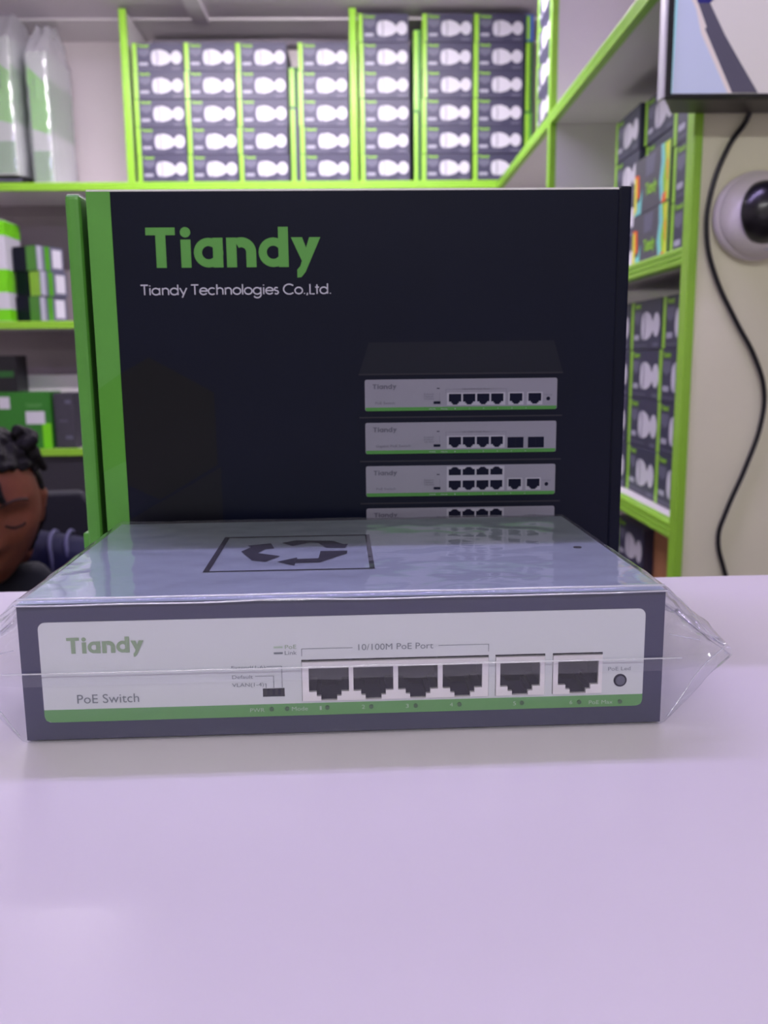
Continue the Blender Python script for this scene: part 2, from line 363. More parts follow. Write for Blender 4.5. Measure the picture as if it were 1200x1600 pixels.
# recycling mark printed on the cover
mk = MB(); zt = SH + .0003
def top_poly(pts): mk.poly([(a * mm, b * mm, zt) for a, b in pts][::1], INK)
for a, b in (((-49.5, 36.5), (10.2, 37.6)), ((-49.5, 95.2), (10.2, 97))): top_poly([(-49.5, a[1]), (10.2, a[1]), (10.2, b[1]), (-49.5, b[1])])
top_poly([(-49.5, 36.5), (-47.4, 36.5), (-47.4, 97), (-49.5, 97)]); top_poly([(8.4, 36.5), (10.2, 36.5), (10.2, 97), (8.4, 97)])
top_poly([(-39.8, 68.7), (-34.3, 53.4), (-29, 50.5), (-24.3, 59.3), (-33.2, 65.4), (-30.8, 72.3)]); top_poly([(-39.8, 68.7), (-30.8, 72.3), (-27.5, 73.1), (-29.5, 82.8), (-38.5, 79.3), (-36.9, 76.2)])
top_poly([(-25.2, 83.2), (-20.6, 76.9), (-14.1, 82.7), (-10.7, 81.8), (-4.9, 85.4), (-19.9, 87.8)]); top_poly([(-10.7, 81.8), (-7.5, 72.8), (0, 71.6), (1.2, 78.9), (-1, 79.1), (-4.9, 85.4)])
top_poly([(-9.4, 66.7), (.8, 66.5), (.6, 61.7), (-9.3, 47.9), (-9.9, 54.4)]); top_poly([(-9.9, 54.4), (-9.3, 47.9), (-18.1, 47.8), (-18.2, 43.5), (-24.7, 50.1), (-17.9, 56.4), (-17.7, 53.9)])
tag(mk.build('recycling_mark', sw), 'black three-arrow recycling mark in a square')
# label with holes, green foot strip and printing
lo_ = rrect(-.0940, .0938, .0058, .0379, .0022)
lm = plate(lo_, holes + [dip], .0003, 'front_label'); lm.materials.append(LBL); lab = link('front_label', lm, sw, (0, -.0003, 0))
gp = MB(); yq = -.00045
gp.flat([(-.0940, .0099), (-.0940, .0078), (-.0935, .0064), (-.0918, .0058), (.0918, .0058), (.0933, .0064), (.0938, .0078), (.0938, .0097)], yq + .0001, LGREEN)
lab2 = gp.build('green_strip', lab, (0, .0003, 0))
pr = MB()
put_logo(pr, -.0857, -.0624, .0279, .0051, yq, LLOGO)
put_text(pr, 'PoE Switch', -.0837, -.0648, .0118, .0029, yq, LGREY)
put_text(pr, '10/100M PoE Port', .0034, .0268, .0267, .0020, yq, LGREY)
put_text(pr, 'PoE', -.0193, -.0158, .0277, .0013, yq, LLOGO); put_text(pr, 'Link', -.0194, -.0157, .0258, .0013, yq, LGREY)
pr.rect(-.0228, -.0200, .0280, .0286, yq, LLITE); pr.rect(-.0228, -.0200, .0261, .0267, yq, LGREY)
put_text(pr, 'Extend(1-6)', -.0360, -.0256, .0215, .0011, yq, LGREY); put_text(pr, 'Default', -.0359, -.0295, .0184, .0012, yq, LGREY); put_text(pr, 'VLAN(1-4)', -.0360, -.0262, .0158, .0012, yq, LGREY)
def seg(x0, x1, z0, z1, m=LGREY): pr.rect(x0, x1, z0, z1, yq, m)
lw_ = .00016
seg(-.0252, -.0205, .0221, .0221 + lw_); seg(-.0206, -.0205 + .0001, .0152, .0222); seg(-.0288, -.0231, .0190, .0190 + lw_); seg(-.0232, -.0230, .0152, .0191); seg(-.0259, -.0255, .0165, .0165 + lw_); seg(-.0256, -.0254, .0152, .0166)
seg(-.0143, .0016, .0275, .0275 + lw_); seg(.0284, .0443, .0275, .0275 + lw_); seg(-.0143, -.0141, .0252, .0276); seg(.0441, .0443, .0252, .0276)
for t, a, b, z in (('PWR', -30.7, -26.2, 7.4), ('Mode', -17.7, -12.7, 7.5), ('1', -9.0, -8.4, 7.5), ('2', 4.2, 5.2, 7.5), ('3', 18.1, 19.0, 7.4), ('4', 32.0, 33.0, 7.4), ('5', 52.2, 53.1, 7.2), ('6', 70.3, 71.2, 7.0), ('PoE Max', 76.5, 84.2, 6.8)):
    put_text(pr, t, a * mm, b * mm, z * mm, .0013, yq - .0001, LLITE)
put_text(pr, 'PoE Led', .0824, .0896, .0178, .0012, yq, LGREY)
pr.build('printing', lab, (0, .0003, 0))
for x, z in ((-24, 8.2), (-19.2, 8.2), (-6.6, 8.2), (7.2, 8.1), (21.2, 8.0), (35.1, 8.0), (55, 7.9), (73.4, 7.6), (86.6, 7.4)):
    mb = MB(); lathe(mb, [(.0007, 0), (.0007, .0004)], mat('led_dark', (62, 96, 66), .3), 12, Matrix.Translation((x * mm, -.0003, z * mm)) @ Matrix.Rotation(R(90), 4, 'X')); mb.build('indicator_light', sw)
mb = MB(); lathe(mb, [(.0021, 0), (.0021, .0002)], DARK, 22, Matrix.Translation((.0864, -.0003, .0145)) @ Matrix.Rotation(R(90), 4, 'X')); lathe(mb, [(.0016, 0), (.0015, .0005)], mat('lens_grey', (84, 84, 104), .3), 22, Matrix.Translation((.0864, -.0003, .0145)) @ Matrix.Rotation(R(90), 4, 'X'))
tag(mb.build('status_light', sw), 'round dark status light near the right end')
# port blocks
PORTS = [[(-12.2, .3), (1.7, 14.2), (15.7, 28.2), (29.7, 42.2)], [(47.9, 60.6)], [(66.3, 79.2)]]
for (a, b), ps in zip(HOUS, PORTS):
    g = .15
    me = plate(rc((a + g) * mm, (b - g) * mm, (HZ0 + .05) * mm, (HZ1 - .7) * mm), [port_poly(x0 * mm, x1 * mm, 10.75 * mm, 21.3 * mm) for x0, x1 in ps], .0012, 'port_block'); me.materials.append(PORTW)
    ph = link('port_block', me, sw, (0, -.0008, 0))
    for x0, x1 in ps:
        c = MB(); P = port_poly(x0 * mm - .0002, x1 * mm + .0002, .0106, .0215)
        n = len(P)
        c.add([(x, .0012, z) for x, z in P] + [(x, .013, z) for x, z in P], [(i, (i + 1) % n, n + (i + 1) % n, n + i) for i in range(n)] + [tuple(range(2 * n - 1, n - 1, -1))], DARK)
        c.build('port_socket', ph)
d = MB(); d.box(-.0265, -.0199, .0004, .003, .0123, .0149, BLACK)
for x in (-.0249, -.0232, -.0215): d.box(x - .0004, x + .0004, -.0002, .0005, .0128, .0144, DARK)
d.build('mode_slider', sw)
# clear plastic sleeve around it: pillow pack, pinched at both ends
def sleeve(hw, dep, ht, tip, g, seamz, nx=150, nper=150, amp=1.0, seed=0.):
    vs = []; fs = []
    per = []
    rr = .0022
    base = []                                        # unit loop: (side/corner parameters), denser at the corners
    def loop(y0, y1, z0, z1):
        r = min(rr, (z1 - z0) * .45); o = []
        def side(pa, pb, nn, nrm):
            for q in range(nn): t = q / nn; o.append((pa[0] + (pb[0] - pa[0]) * t, pa[1] + (pb[1] - pa[1]) * t, nrm[0], nrm[1]))
        def corner(cy, cz, a0):
            for q in range(6): a = R(a0 + 90 * q / 6); o.append((cy + r * math.cos(a), cz + r * math.sin(a), math.cos(a), math.sin(a)))
        side((y0 + r, z0), (y1 - r, z0), 26, (0, -1)); corner(y1 - r, z0 + r, -90)
        side((y1, z0 + r), (y1, z1 - r), 18, (1, 0)); corner(y1 - r, z1 - r, 0)
        side((y1 - r, z1), (y0 + r, z1), 44, (0, 1)); corner(y0 + r, z1 - r, 90)
        side((y0, z1 - r), (y0, z0 + r), 24, (-1, 0)); corner(y0 + r, z0 + r, 180)
        return o
    nper = len(loop(0, 1, 0, 1))
    for i in range(nx + 1):
        u = -1 + 2 * i / nx
        core = .78
        if abs(u) <= core: x = u / core * hw; k = 0
        else: k = (abs(u) - core) / (1 - core); x = math.copysign(hw + tip * k, u)
        shrink = k ** 1.05
        z0 = -.0006 * 0 + (seamz) * shrink; z1 = (ht + g) * (1 - shrink) + (seamz + .0004) * shrink
        y0 = -g - .0004 + .004 * k; y1 = dep + g - .006 * k
        L_ = loop(y0, y1, z0, z1)
        for j in range(nper):
            y, z, ny, nz = L_[j]
            q = Vector((x * 26 + seed, y * 40, z * 40)); n1 = noise.noise(q) ; n2 = noise.noise(q * 3.1 + Vector((5, 1, 2)))
            a = amp * (.0005 * (n1 + .4 * n2) + .0045 * k * (n1 + .6 * n2 + .5 * noise.noise(q * 5.3)))
            if nz < -.3: a = abs(a) * .05 if k == 0 else abs(a) * .4
            elif k == 0: a = abs(a) * 1.2
            xx = x + (amp * .004 * k * noise.noise(Vector((y * 50, z * 60, seed + 3))))
            vs.append((xx, y + ny * a, max(.0003, z + nz * a)))
    for i in range(nx):
        for j in range(nper):
            b = (j + 1) % nper; fs.append((i * nper + j, i * nper + b, (i + 1) * nper + b, (i + 1) * nper + j))
    fs.append(tuple(range(nper))); fs.append(tuple(nx * nper + j for j in range(nper - 1, -1, -1)))
    return vs, fs
mb = MB(); mb.add(*sleeve(.1006, SD, SH + .0008, .022, .0012, .0225), FILM)
sl = thing('plastic_sleeve', 'clear crinkled plastic sleeve wrapped around the network switch', 'plastic sleeve', (SX, SY, 0), SW)
mb.build('film', sl, smooth=True)
sm = MB(); n = 90; vs = []; fs = []
for i in range(n + 1):
    x = -.118 + .236 * i / n; e = max(0, abs(x) - .1) * .2; wv = .0006 * noise.noise(Vector((x * 60, 1, 0)))
    zz = .0236 - .013 * (x + .1) * .11
    vs += [(x, -.0023 + e, zz + wv), (x, -.0027 + e, zz - .0012 + wv), (x, -.0021 + e, zz - .0046 + wv)]
for i in range(n): a = 3 * i; fs += [(a, a + 3, a + 4, a + 1), (a + 1, a + 4, a + 5, a + 2)]
sm.add(vs, fs, FILM); sm.build('seam', sl, smooth=True)
GLINT = film_mat('film_glint', .2, .8, .45, .2, rough=.15)  # whitish haze paints the highlights along the film's seam and edges
def glint_fold(pts, r): link('glint_fold', tube(pts, r, 'glint_fold', GLINT, 4), sl)
glint_fold([(x, -.0027, .0233 - .013 * (x + .1) * .11 + .0003 * noise.noise(Vector((x * 60, 1, 0)))) for x in [-.105 + .21 * i / 24 for i in range(25)]], .00022)
glint_fold([(x, .0012, SH + .0022 + .0003 * noise.noise(Vector((x * 40, 4, 0)))) for x in [-.1 + .2 * i / 24 for i in range(25)]], .00035)
glint_fold([(x, -.0014, SH + .0008 + .0008 * noise.noise(Vector((x * 26, 8, 0)))) for x in [-.1 + .2 * i / 24 for i in range(25)]], .00028)

for sg in (-1, 1):                                  # painted highlights along the creases of the pinched ends
    for pts in ([(.1010, .001, .0440), (.1080, .003, .0385), (.1150, .004, .0300), (.1225, .006, .0238)], [(.1225, .006, .0232), (.1150, .006, .0160), (.1080, .004, .0070), (.1030, .002, .0015)],
                [(.1020, .0, .0300), (.1090, .004, .0275), (.1160, .010, .0245)], [(.1225, .006, .0236), (.1215, .040, .0230), (.1222, .090, .0240), (.1205, .125, .0234)]):
        glint_fold([(sg * x, y, z) for x, y, z in pts], .0002)

# ------------------------------------------------------------------ the big carton standing behind
BX = thing('product_carton', 'large navy carton with green stripe and white printing standing behind the switch', 'carton', (0, .408, .0003), R(.4))
MB().box(-.1203, .1165, 0, .0035, .0005, .1902, NAVY).build('lid', BX, bevel=.0006)
MB().box(-.1200, .1163, .0002, .0034, .1901, .1909, KRAFT).build('cut_edge', BX)
MB().box(-.1200, .1168, .0037, .0385, 0, .1885, NAVY).build('tray', BX)
bx = MB().box(-.1240, -.1206, .026, .0385, 0, .1880, DGREEN).build('gap_shade', BX)  # deep green strip paints the shadow in the gap beside the lid
fl = MB().box(-.1322, -.1251, .008, .0395, 0, .1905, GREEN).build('side_wall', BX, bevel=.0022, seg=3)
MB().box(-.1322 + .0008, -.1251 - .0008, .010, .038, .1903, .1909, KRAFT).build('cut_edge', fl)
tag(fl, 'green double side wall standing off the left edge')
tag(MB().box(.1171, .1232, .003, .0395, 0, .1922, NAVY).build('side_wall', BX, bevel=.0012), 'dark narrow side wall at the right edge')
MB().box(-.1355, -.1323, .012, .03, 0, .035, GREEN).build('hinge_tab', BX, bevel=.0008)
y1 = -.00025; y2 = -.00040; y3 = -.00055; y4 = -.0007
mb = MB(); mb.rect(-.1201, -.1096, .0008, .1900, y1, GREEN); mb.flat([(-.1201, .066), (-.1096, .071), (-.1096, .111), (-.1201, .104)], y2, GREEN2)
tag(mb.build('green_stripe', BX), 'green stripe down the left of the lid')
MB().flat([(-.1094, .111), (-.1094, .060), (-.095, .0527), (-.0674, .0687), (-.0678, .102), (-.0966, .1181)], y1, HEXD).build('hexagon_print', BX)
MB().flat([(-.0948, .0515), (-.1094, .0435), (-.1094, .006), (-.095, .002), (-.066, .012), (-.066, .0675)], y1, mat('print_hexagon_mid', (13, 13, 24), .38, spec=.16, coat=.10, crough=.2)).build('hexagon_print', BX)
mb = MB(); put_logo(mb, -.0950, -.0176, .1574, .0173, y1, LOGOG); tag(mb.build('logo', BX), 'bold green brand lettering')
mb = MB(); put_strokes(mb, 'Tiandy Technologies Co.,Ltd.', -.0984, -.0128, .1456, .0043, .00055, y1, mat('print_white_thin', (190, 188, 204), .45)); tag(mb.build('company_line', BX), 'thin white company lettering under the logo')
def printed_switch(zt, zb, kind, name_text):
    mb = MB(); x0, x1 = .0013, .0904; h = zt - zb; s = h / .0143
    mb.flat([(x, z) for x, z in rrect(x0, x1, zb, zt, .0009, 3)], y2, PLBL)
    mb.flat([(x0 + .0002, zb + .0016 * s), (x0 + .0002, zb + .0006), (x0 + .0008, zb), (x1 - .0008, zb), (x1 - .0002, zb + .0006), (x1 - .0002, zb + .0016 * s)], y3, PGRN)
    put_logo(mb, .0049, .0159, zt - .0043, .0022, y3, PINK)
    put_text(mb, name_text, .0061, .0061 + .0009 * len(name_text), zb + .0031, .0011, y3, PINK)
    mb.rect(.0330, .0362, zb + .0030, zb + .0042, y3, INK); mb.rect(.0345, .0358, zt - .0045, zt - .0041, y3, INK)
    for k, t in enumerate(('Extend', 'Default', 'VLAN')): put_text(mb, t, .0286, .0330, zb + .0072 - .0011 * k, .0007, y3, PINK)
    mb.rect(.0358, .0359, zb + .0045, zb + .0080, y3, PINK)
    zu = zb + .0077
    if kind < 2:
        mb.rect(.0387, .0669, zt - .0048, zt - .00470, y3, PINK); put_text(mb, '10/100M PoE Port', .0465, .0590, zt - .0050, .0007, y4, PINK)
        for a in (.0387, .0668): mb.rect(a, a + .0001, zt - .0066, zt - .0047, y3, PINK)
    mb.rect(.0392, .0663, zb + .0022, (zt - .0006) if kind >= 2 else zu + .0003, y3, PPORT)
    for k in range(4):
        a = .0401 + .00653 * k
        mb.flat(port_poly(a, a + .0057, zb + .0026, zu - (.0002 if kind < 2 else .0006)), y4, INK)
        if kind >= 2: mb.flat(port_poly(a, a + .0057, zu + .0020, zt - .0009, True), y4, INK)
    if kind == 1:
        for a in (.0676, .0772): mb.rect(a, a + .0075, zb + .0021, zb + .0071, y3, INK)
        for a in (.0676, .0772): mb.rect(a + .0036, a + .0038, zb + .0023, zb + .0069, y4, PCASE)
    else:
        for a, b in ((.0677, .0748), (.0764, .0836)):
            mb.rect(a, b, zb + .0022, zu + .0003, y3, PPORT); mb.flat(port_poly(a + .0006, b - .0006, zb + .0026, zu - .0002), y4, INK)
        mb.disc(.0863, zb + .0049, .0009, y3, INK); put_text(mb, 'PoE Led', .0845, .0880, zb + .0064, .0006, y3, PINK)
    for k in range(6): put_text(mb, str(k + 1), .0428 + .0066 * k, .0432 + .0066 * k, zb + .0004, .0006, y4, PPORT)
    put_text(mb, 'PWR', .031, .034, zb + .0004, .0006, y4, PPORT); put_text(mb, 'Mode', .0365, .0395, zb + .0004, .0006, y4, PPORT)
    return mb
mb = MB(); mb.flat([(-.0014, .1092), (.0929, .1096), (.0885, .1240), (.0034, .1238)], y1, PCASE)
mb.build('device_top_print', BX)
for zz in (.1094, .0897, .0693, .0494): MB().rect(-.0014, .0930, zz - .0004, zz + .0003, y2, mat('print_case_edge', (40, 39, 50), .4, spec=.2)).build('device_edge_print', BX)
for zt_, zb_, kd, nm in ((.1070, .0926, 0, 'PoE Switch'), (.0872, .0727, 1, 'Gigabit PoE Switch'), (.0670, .0526, 2, 'PoE Switch'), (.0470, .0326, 2, 'PoE Switch')):
    printed_switch(zt_, zb_, kd, nm).build('device_print', BX)
for a, b in ((.0285, .012), ): MB().rect(-.0014, .093, b, a, y1, PCASE).build('device_base_print', BX)

# ------------------------------------------------------------------ camera cartons on the shelves
CW, CH, CDp = .160, .0836, .20
def carton_proto():
    t = thing('camera_carton', 'x', 'carton')
    MB().box(-CW / 2, CW / 2, 0, CDp, 0, CH, CNAVY).build('carton_body', t, bevel=.0012)
    mb = MB(); mb.box(-CW / 2 - .0004, -CW / 2 + .0135, -.0006, CDp - .002, .0006, CH - .0006, LIME); mb.build('green_band', t)
    mb = MB(); L = -CW / 2; y = -.0005
    put_logo(mb, L + .018, L + .053, CH * .845, CH * .10, y, LOGOB); mb.build('logo', t)
    mb = MB()
    mb.flat([(L + .018, CH * .78), (L + .018, CH * .60), (L + .036, CH * .50), (L + .054, CH * .60), (L + .054, CH * .78)], y, CGREY)
    mb.flat([(L + p[0], p[1]) for p in rrect(.019, .048, CH * .20, CH * .31, .004, 4)], y, PSHADE)
    mb.rect(L + .018, L + .09, CH * .075, CH * .10, y, CGREY); mb.rect(L + .122, L + .15, CH * .06, CH * .13, y, CGREY)
    mb.build('spec_print', t)
    mb = MB()
    cx = L + .064; cz = CH * .47
    mb.flat([(L + .072, cz + .0235), (L + .090, cz + .0240), (L + .108, cz + .018), (L + .117, cz + .009), (L + .124, cz + .006), (L + .124, cz - .006), (L + .117, cz - .012), (L + .108, cz - .018), (L + .090, cz - .0228), (L + .072, cz - .0225)], y - .0002, PWHITE)
    mb.disc(L + .138, cz + .001, .0172, y - .0003, PWHITE, 24, .0200)
    mb.disc(L + .068, cz, .0105, y - .0004, PSHADE, 24, .0228); mb.disc(L + .068, cz, .0080, y - .0005, PWHITE, 24, .0195)
    mb.flat([(L + .0765, cz + .0225), (L + .0785, cz + .0225), (L + .0805, cz), (L + .0785, cz - .022), (L + .0765, cz - .022), (L + .0785, cz)], y - .0006, CGREY)
    tag(mb.build('camera_picture', t), 'white bullet camera printed on the front')
    return t
proto = carton_proto(); used = [False]
ORD = ['first', 'second', 'third', 'fourth', 'fifth', 'sixth', 'seventh', 'eighth']
def place_carton(x, y, z, rz, label, group):
    o = proto if not used[0] else copy_tree(proto); used[0] = True
    o.location = (x, y, z + Z0); o.rotation_euler = (0, 0, rz); tag(o, label, 'carton', group)
COLS = [(-.712, 5), (-.549, 5), (-.386, 5), (-.188, 5), (.006, 6), (.208, 6), (.374, 6)]
for c, (x, n) in enumerate(COLS):
    for k in range(n):
        lv = 'lowest' if k == 0 else 'topmost' if k == n - 1 else ORD[k] + ' from bottom'
        place_carton(x + CW / 2 + random.uniform(-.002, .002), 3.006 + random.uniform(0, .004), .6888 + k * .0842, R(random.uniform(-.5, .5)),
                     f'navy camera carton, {lv} in the {ORD[c]} stack from left on the back shelf', 'camera cartons on the back shelf')
def right_col(yc, x, zb, n, desc, group, dy=0):
    for k in range(n):
        lv = 'lowest' if k == 0 else 'topmost' if k == n - 1 else ORD[k] + ' from bottom'
        place_carton(x + random.uniform(0, .003), yc, zb + k * .0842, R(-90 + random.uniform(-.6, .6)), f'navy camera carton, {lv} in the {desc}', group)
right_col(1.527, .487, -.125, 4, 'middle stack on the right lower shelf', 'camera cartons on the right lower shelf')
right_col(1.692, .487, -.125, 4, 'farthest stack on the right lower shelf', 'camera cartons on the right lower shelf')
right_col(1.362, .487, -.125, 4, 'nearest stack on the right lower shelf', 'camera cartons on the right lower shelf')
right_col(1.885, .548, .2665, 4, 'far stack on the right middle shelf', 'camera cartons on the right middle shelf')
right_col(1.720, .560, .2665, 4, 'stack behind faceted cartons, right middle shelf', 'camera cartons on the right middle shelf')
right_col(1.345, .487, .2665, 4, 'near stack on the right middle shelf', 'camera cartons on the right middle shelf')
right_col(2.315, .459, .6808, 6, 'steeply seen stack on the right upper shelf', 'camera cartons on the right upper shelf')
# colourful cartons
CB = mat('carton_charcoal', (78, 76, 90), .5); CY = mat('print_cyan', (120, 205, 200), .5); YE = mat('print_yellow', (226, 222, 60), .5); ORA = mat('print_orange', (232, 96, 40), .5); AMB = mat('print_amber', (238, 170, 50), .5)
for k in range(2):
    t = thing('colour_carton', f'charcoal carton with orange, yellow and cyan facets, {"lower" if k == 0 else "upper"} of the two', 'carton', (.487, 1.523, .2665 + k * .0925), R(-90), 'faceted cartons on the right middle shelf')
    w_ = .092; h = .0918
    MB().box(-w_, w_, 0, .07, 0, h, CB).build('carton_body', t, bevel=.001)
    mb = MB(); y = -.0004
    mb.flat([(.045, h), (.060, h), (.066, h * .70), (.058, h * .42), (.066, .004), (.050, .004), (.040, h * .38), (.048, h * .70)], y, CY)
    mb.flat([(.060, h - .0005), (.082, h - .0005), (.074, h * .6), (.078, .002), (.066, .004), (.058, h * .42), (.066, h * .70)], y - .0001, mat('print_lime', (150, 205, 40), .5))
    mb.flat([(.070, h * .95), (.084, h - .001), (.084, .003), (.072, .003), (.078, h * .45)], y - .0002, YE)
    mb.flat([(.073, h * .66), (.084, h * .72), (.084, h * .30), (.077, h * .40)], y - .0003, AMB)
    mb.flat([(.056, .0), (.076, .0), (.076, .016), (.060, .014)], y - .0003, ORA)
    mb.rect(.0845, .092, .0008, h - .0008, y - .0002, LIME)
    mb.flat([(-.09, h * .20), (-.058, h * .25), (-.045, h * .45), (-.05, .0), (-.09, .0)], y, CY); mb.flat([(-.09, h * .75), (-.065, h * .72), (-.060, h * .32), (-.09, h * .28)], y - .0001, ORA)
    mb.flat([(-.09, h * .70), (-.078, h * .7), (-.074, .1 * h), (-.09, 0)], y - .0002, YE)
    mb.flat([(-.03, h * .95), (.02, h * .95), (.012, h * .62), (-.03, h * .62)], y, CGREY)
    mb.build('facet_print', t)
    mb = MB(); put_logo(mb, -.028, .030, h * .28, h * .22, y, LOGOB); mb.build('logo', t); 
# lower right: carton on brown cardboard
t = thing('cardboard_box', 'brown cardboard box under the lowest right shelf, below a camera carton', 'box', (.62, 1.630, -.538))
MB().box(-.13, .13, -.12, .12, 0, .268, BROWN).build('box_body', t, bevel=.002); MB().box(-.131, .131, -.025, .025, .2672, .2686, mat('packing_tape', (190, 160, 120), .3)).build('tape', t)
t = thing('cardboard_box', 'taller brown cardboard box under the lowest right shelf next to the partition', 'box', (.64, 1.388, -.538))
MB().box(-.13, .13, -.115, .115, 0, .372, BROWN).build('box_body', t, bevel=.002); MB().box(-.131, .131, -.025, .025, .3712, .3726, mat('packing_tape', (190, 160, 120), .3)).build('tape', t)
place_carton(.492, 1.583, -.2685, R(-90), 'navy camera carton resting on brown cardboard under the lowest right shelf', 'camera cartons on the right lower shelf')
# slim boxes filling gaps on the back shelf
def slim(x0, x1, z0, z1, y, m, label, g='slim cartons in the gaps'):
    t = thing('slim_carton', label, 'carton', ((x0 + x1) / 2, y, z0), 0, g); hw = (x1 - x0) / 2
    MB().box(-hw, hw, 0, .2, 0, z1 - z0, m).build('carton_body', t, bevel=.001)
    MB().rect(-hw + .002, hw * .1, .004, z1 - z0 - .004, -.0005, LIME if m is not LIME else NAVY).build('side_print', t)
slim(-.222, -.190, .6888, .92, 3.03, CNAVY, 'slim dark carton between the third and fourth stacks, lower one')
slim(-.222, -.190, .9205, 1.045, 3.035, DGREEN, 'slim green carton on top between the third and fourth stacks')
slim(.180, .204, .6888, .905, 3.02, DGREEN, 'slim green carton between fifth and sixth stacks, lower one')
slim(.180, .204, .9055, 1.15, 3.02, GREEN, 'slim green carton between fifth and sixth stacks, upper one')
slim(.541, .566, .6888, .90, 3.02, GREEN, 'slim green carton in the corner right of the last stack, lower one')
slim(.541, .566, .9005, 1.115, 3.02, DGREEN, 'slim green carton in the corner right of the last stack, upper one')
slim(.541, .566, 1.1155, 1.195, 3.02, mat('blue_print', (52, 92, 190), .5), 'small blue carton on top in the right corner of the back shelf')

# ------------------------------------------------------------------ left part of the back shelves
t = thing('banded_carton', 'bright green and white banded carton at the left on the middle back shelf', 'carton', (-1.215, 3.012, .2517))
MB().box(-.055, .052, 0, .14, 0, .325, PWHITE).build('carton_body', t, bevel=.0015)
for a, b in ((.276, .323), (.095, .168), (.002, .04)): MB().box(-.0556, .0526, -.0006, .1406, a, b, BGREEN).build('green_band', t)
for k in range(3):
    t = thing('labelled_carton', f'navy and green carton with white side label, {("lowest", "middle", "topmost")[k]} of three on the middle back shelf', 'carton', (-1.062 + (.006 if k == 1 else 0), 3.005, .2517 + k * .0815), R(-30), 'labelled cartons on the middle back shelf')
    h = .081
    MB().box(-.112, 0, 0, .115, 0, h, NAVY).build('carton_body', t, bevel=.001)
    MB().box(-.046, .0006, -.0006, .02, .0008, h - .0008, LIME if k == 1 else GREEN).build('green_end', t)
    mb = MB(); x = .0008
    def sidep(y0, y1, z0, z1, m, dx=0): mb.poly([(x + dx, y0, z0), (x + dx, y1, z0), (x + dx, y1, z1), (x + dx, y0, z1)], m)
    sidep(.0, .113, .001, h - .001, CGREY); sidep(.004, .022, .002, h - .002, PSHADE, .0004); sidep(.034, .055, .002, h - .002, GREEN2, .0004); sidep(.066, .104, .012, h - .01, PWHITE, .0006)
    mb.build('side_label', t)
t = thing('plain_carton', 'pale carton standing at the rear of the lower back shelf', 'carton', (-1.075, 3.14, -.1722))
MB().box(-.125, .115, 0, .12, 0, .245, LAM).build('carton_body', t, bevel=.002); MB().box(-.02, .02, -.0005, .1205, .2446, .2454, mat('packing_tape', (190, 160, 120), .3)).build('tape', t)
t = thing('dark_carton', 'dark grey printed carton beside the green one on the lower back shelf', 'carton', (-1.012, 3.02, -.1722), R(-8))
MB().box(-.036, .034, 0, .11, 0, .186, mat('carton_dark_grey', (62, 60, 72), .5, var=.1)).build('carton_body', t, bevel=.0012)
for q4 in ((.0, .026, .03, .042), (-.02, .01, .09, .094), (.005, .026, .15, .162)): MB().rect(*q4, -.0005, CGREY).build('spec_print', t)
t = thing('green_carton', 'dark green carton with white paper labels on the lower back shelf', 'carton', (-1.14, 3.01, -.1722))
MB().box(-.10, .085, 0, .12, 0, .190, mat('carton_mid_green', (44, 120, 34), .45)).build('carton_body', t, bevel=.0012)
for q4 in ((.002, .066, .083, .126), (-.085, -.048, .135, .175)): MB().rect(*q4, -.0006, PWHITE).build('paper_label', t)
mb = MB(); mb.rect(.055, .085, .001, .085, -.0004, BGREEN); mb.build('lime_corner_print', t)
mb = MB(); put_text(mb, 'TIANDY', .004, .06, .140, .012, -.0006, mat('print_pale_green', (110, 170, 100), .5)); mb.build('logo', t)
t = thing('dark_carton', 'small black carton on top of the dark green one', 'carton', (-1.205, 3.03, .0184))
MB().box(-.05, .04, 0, .1, 0, .122, BLACK).build('carton_body', t, bevel=.0012); MB().rect(-.04, .03, .05, .07, -.0005, DGREEN).build('side_print', t)
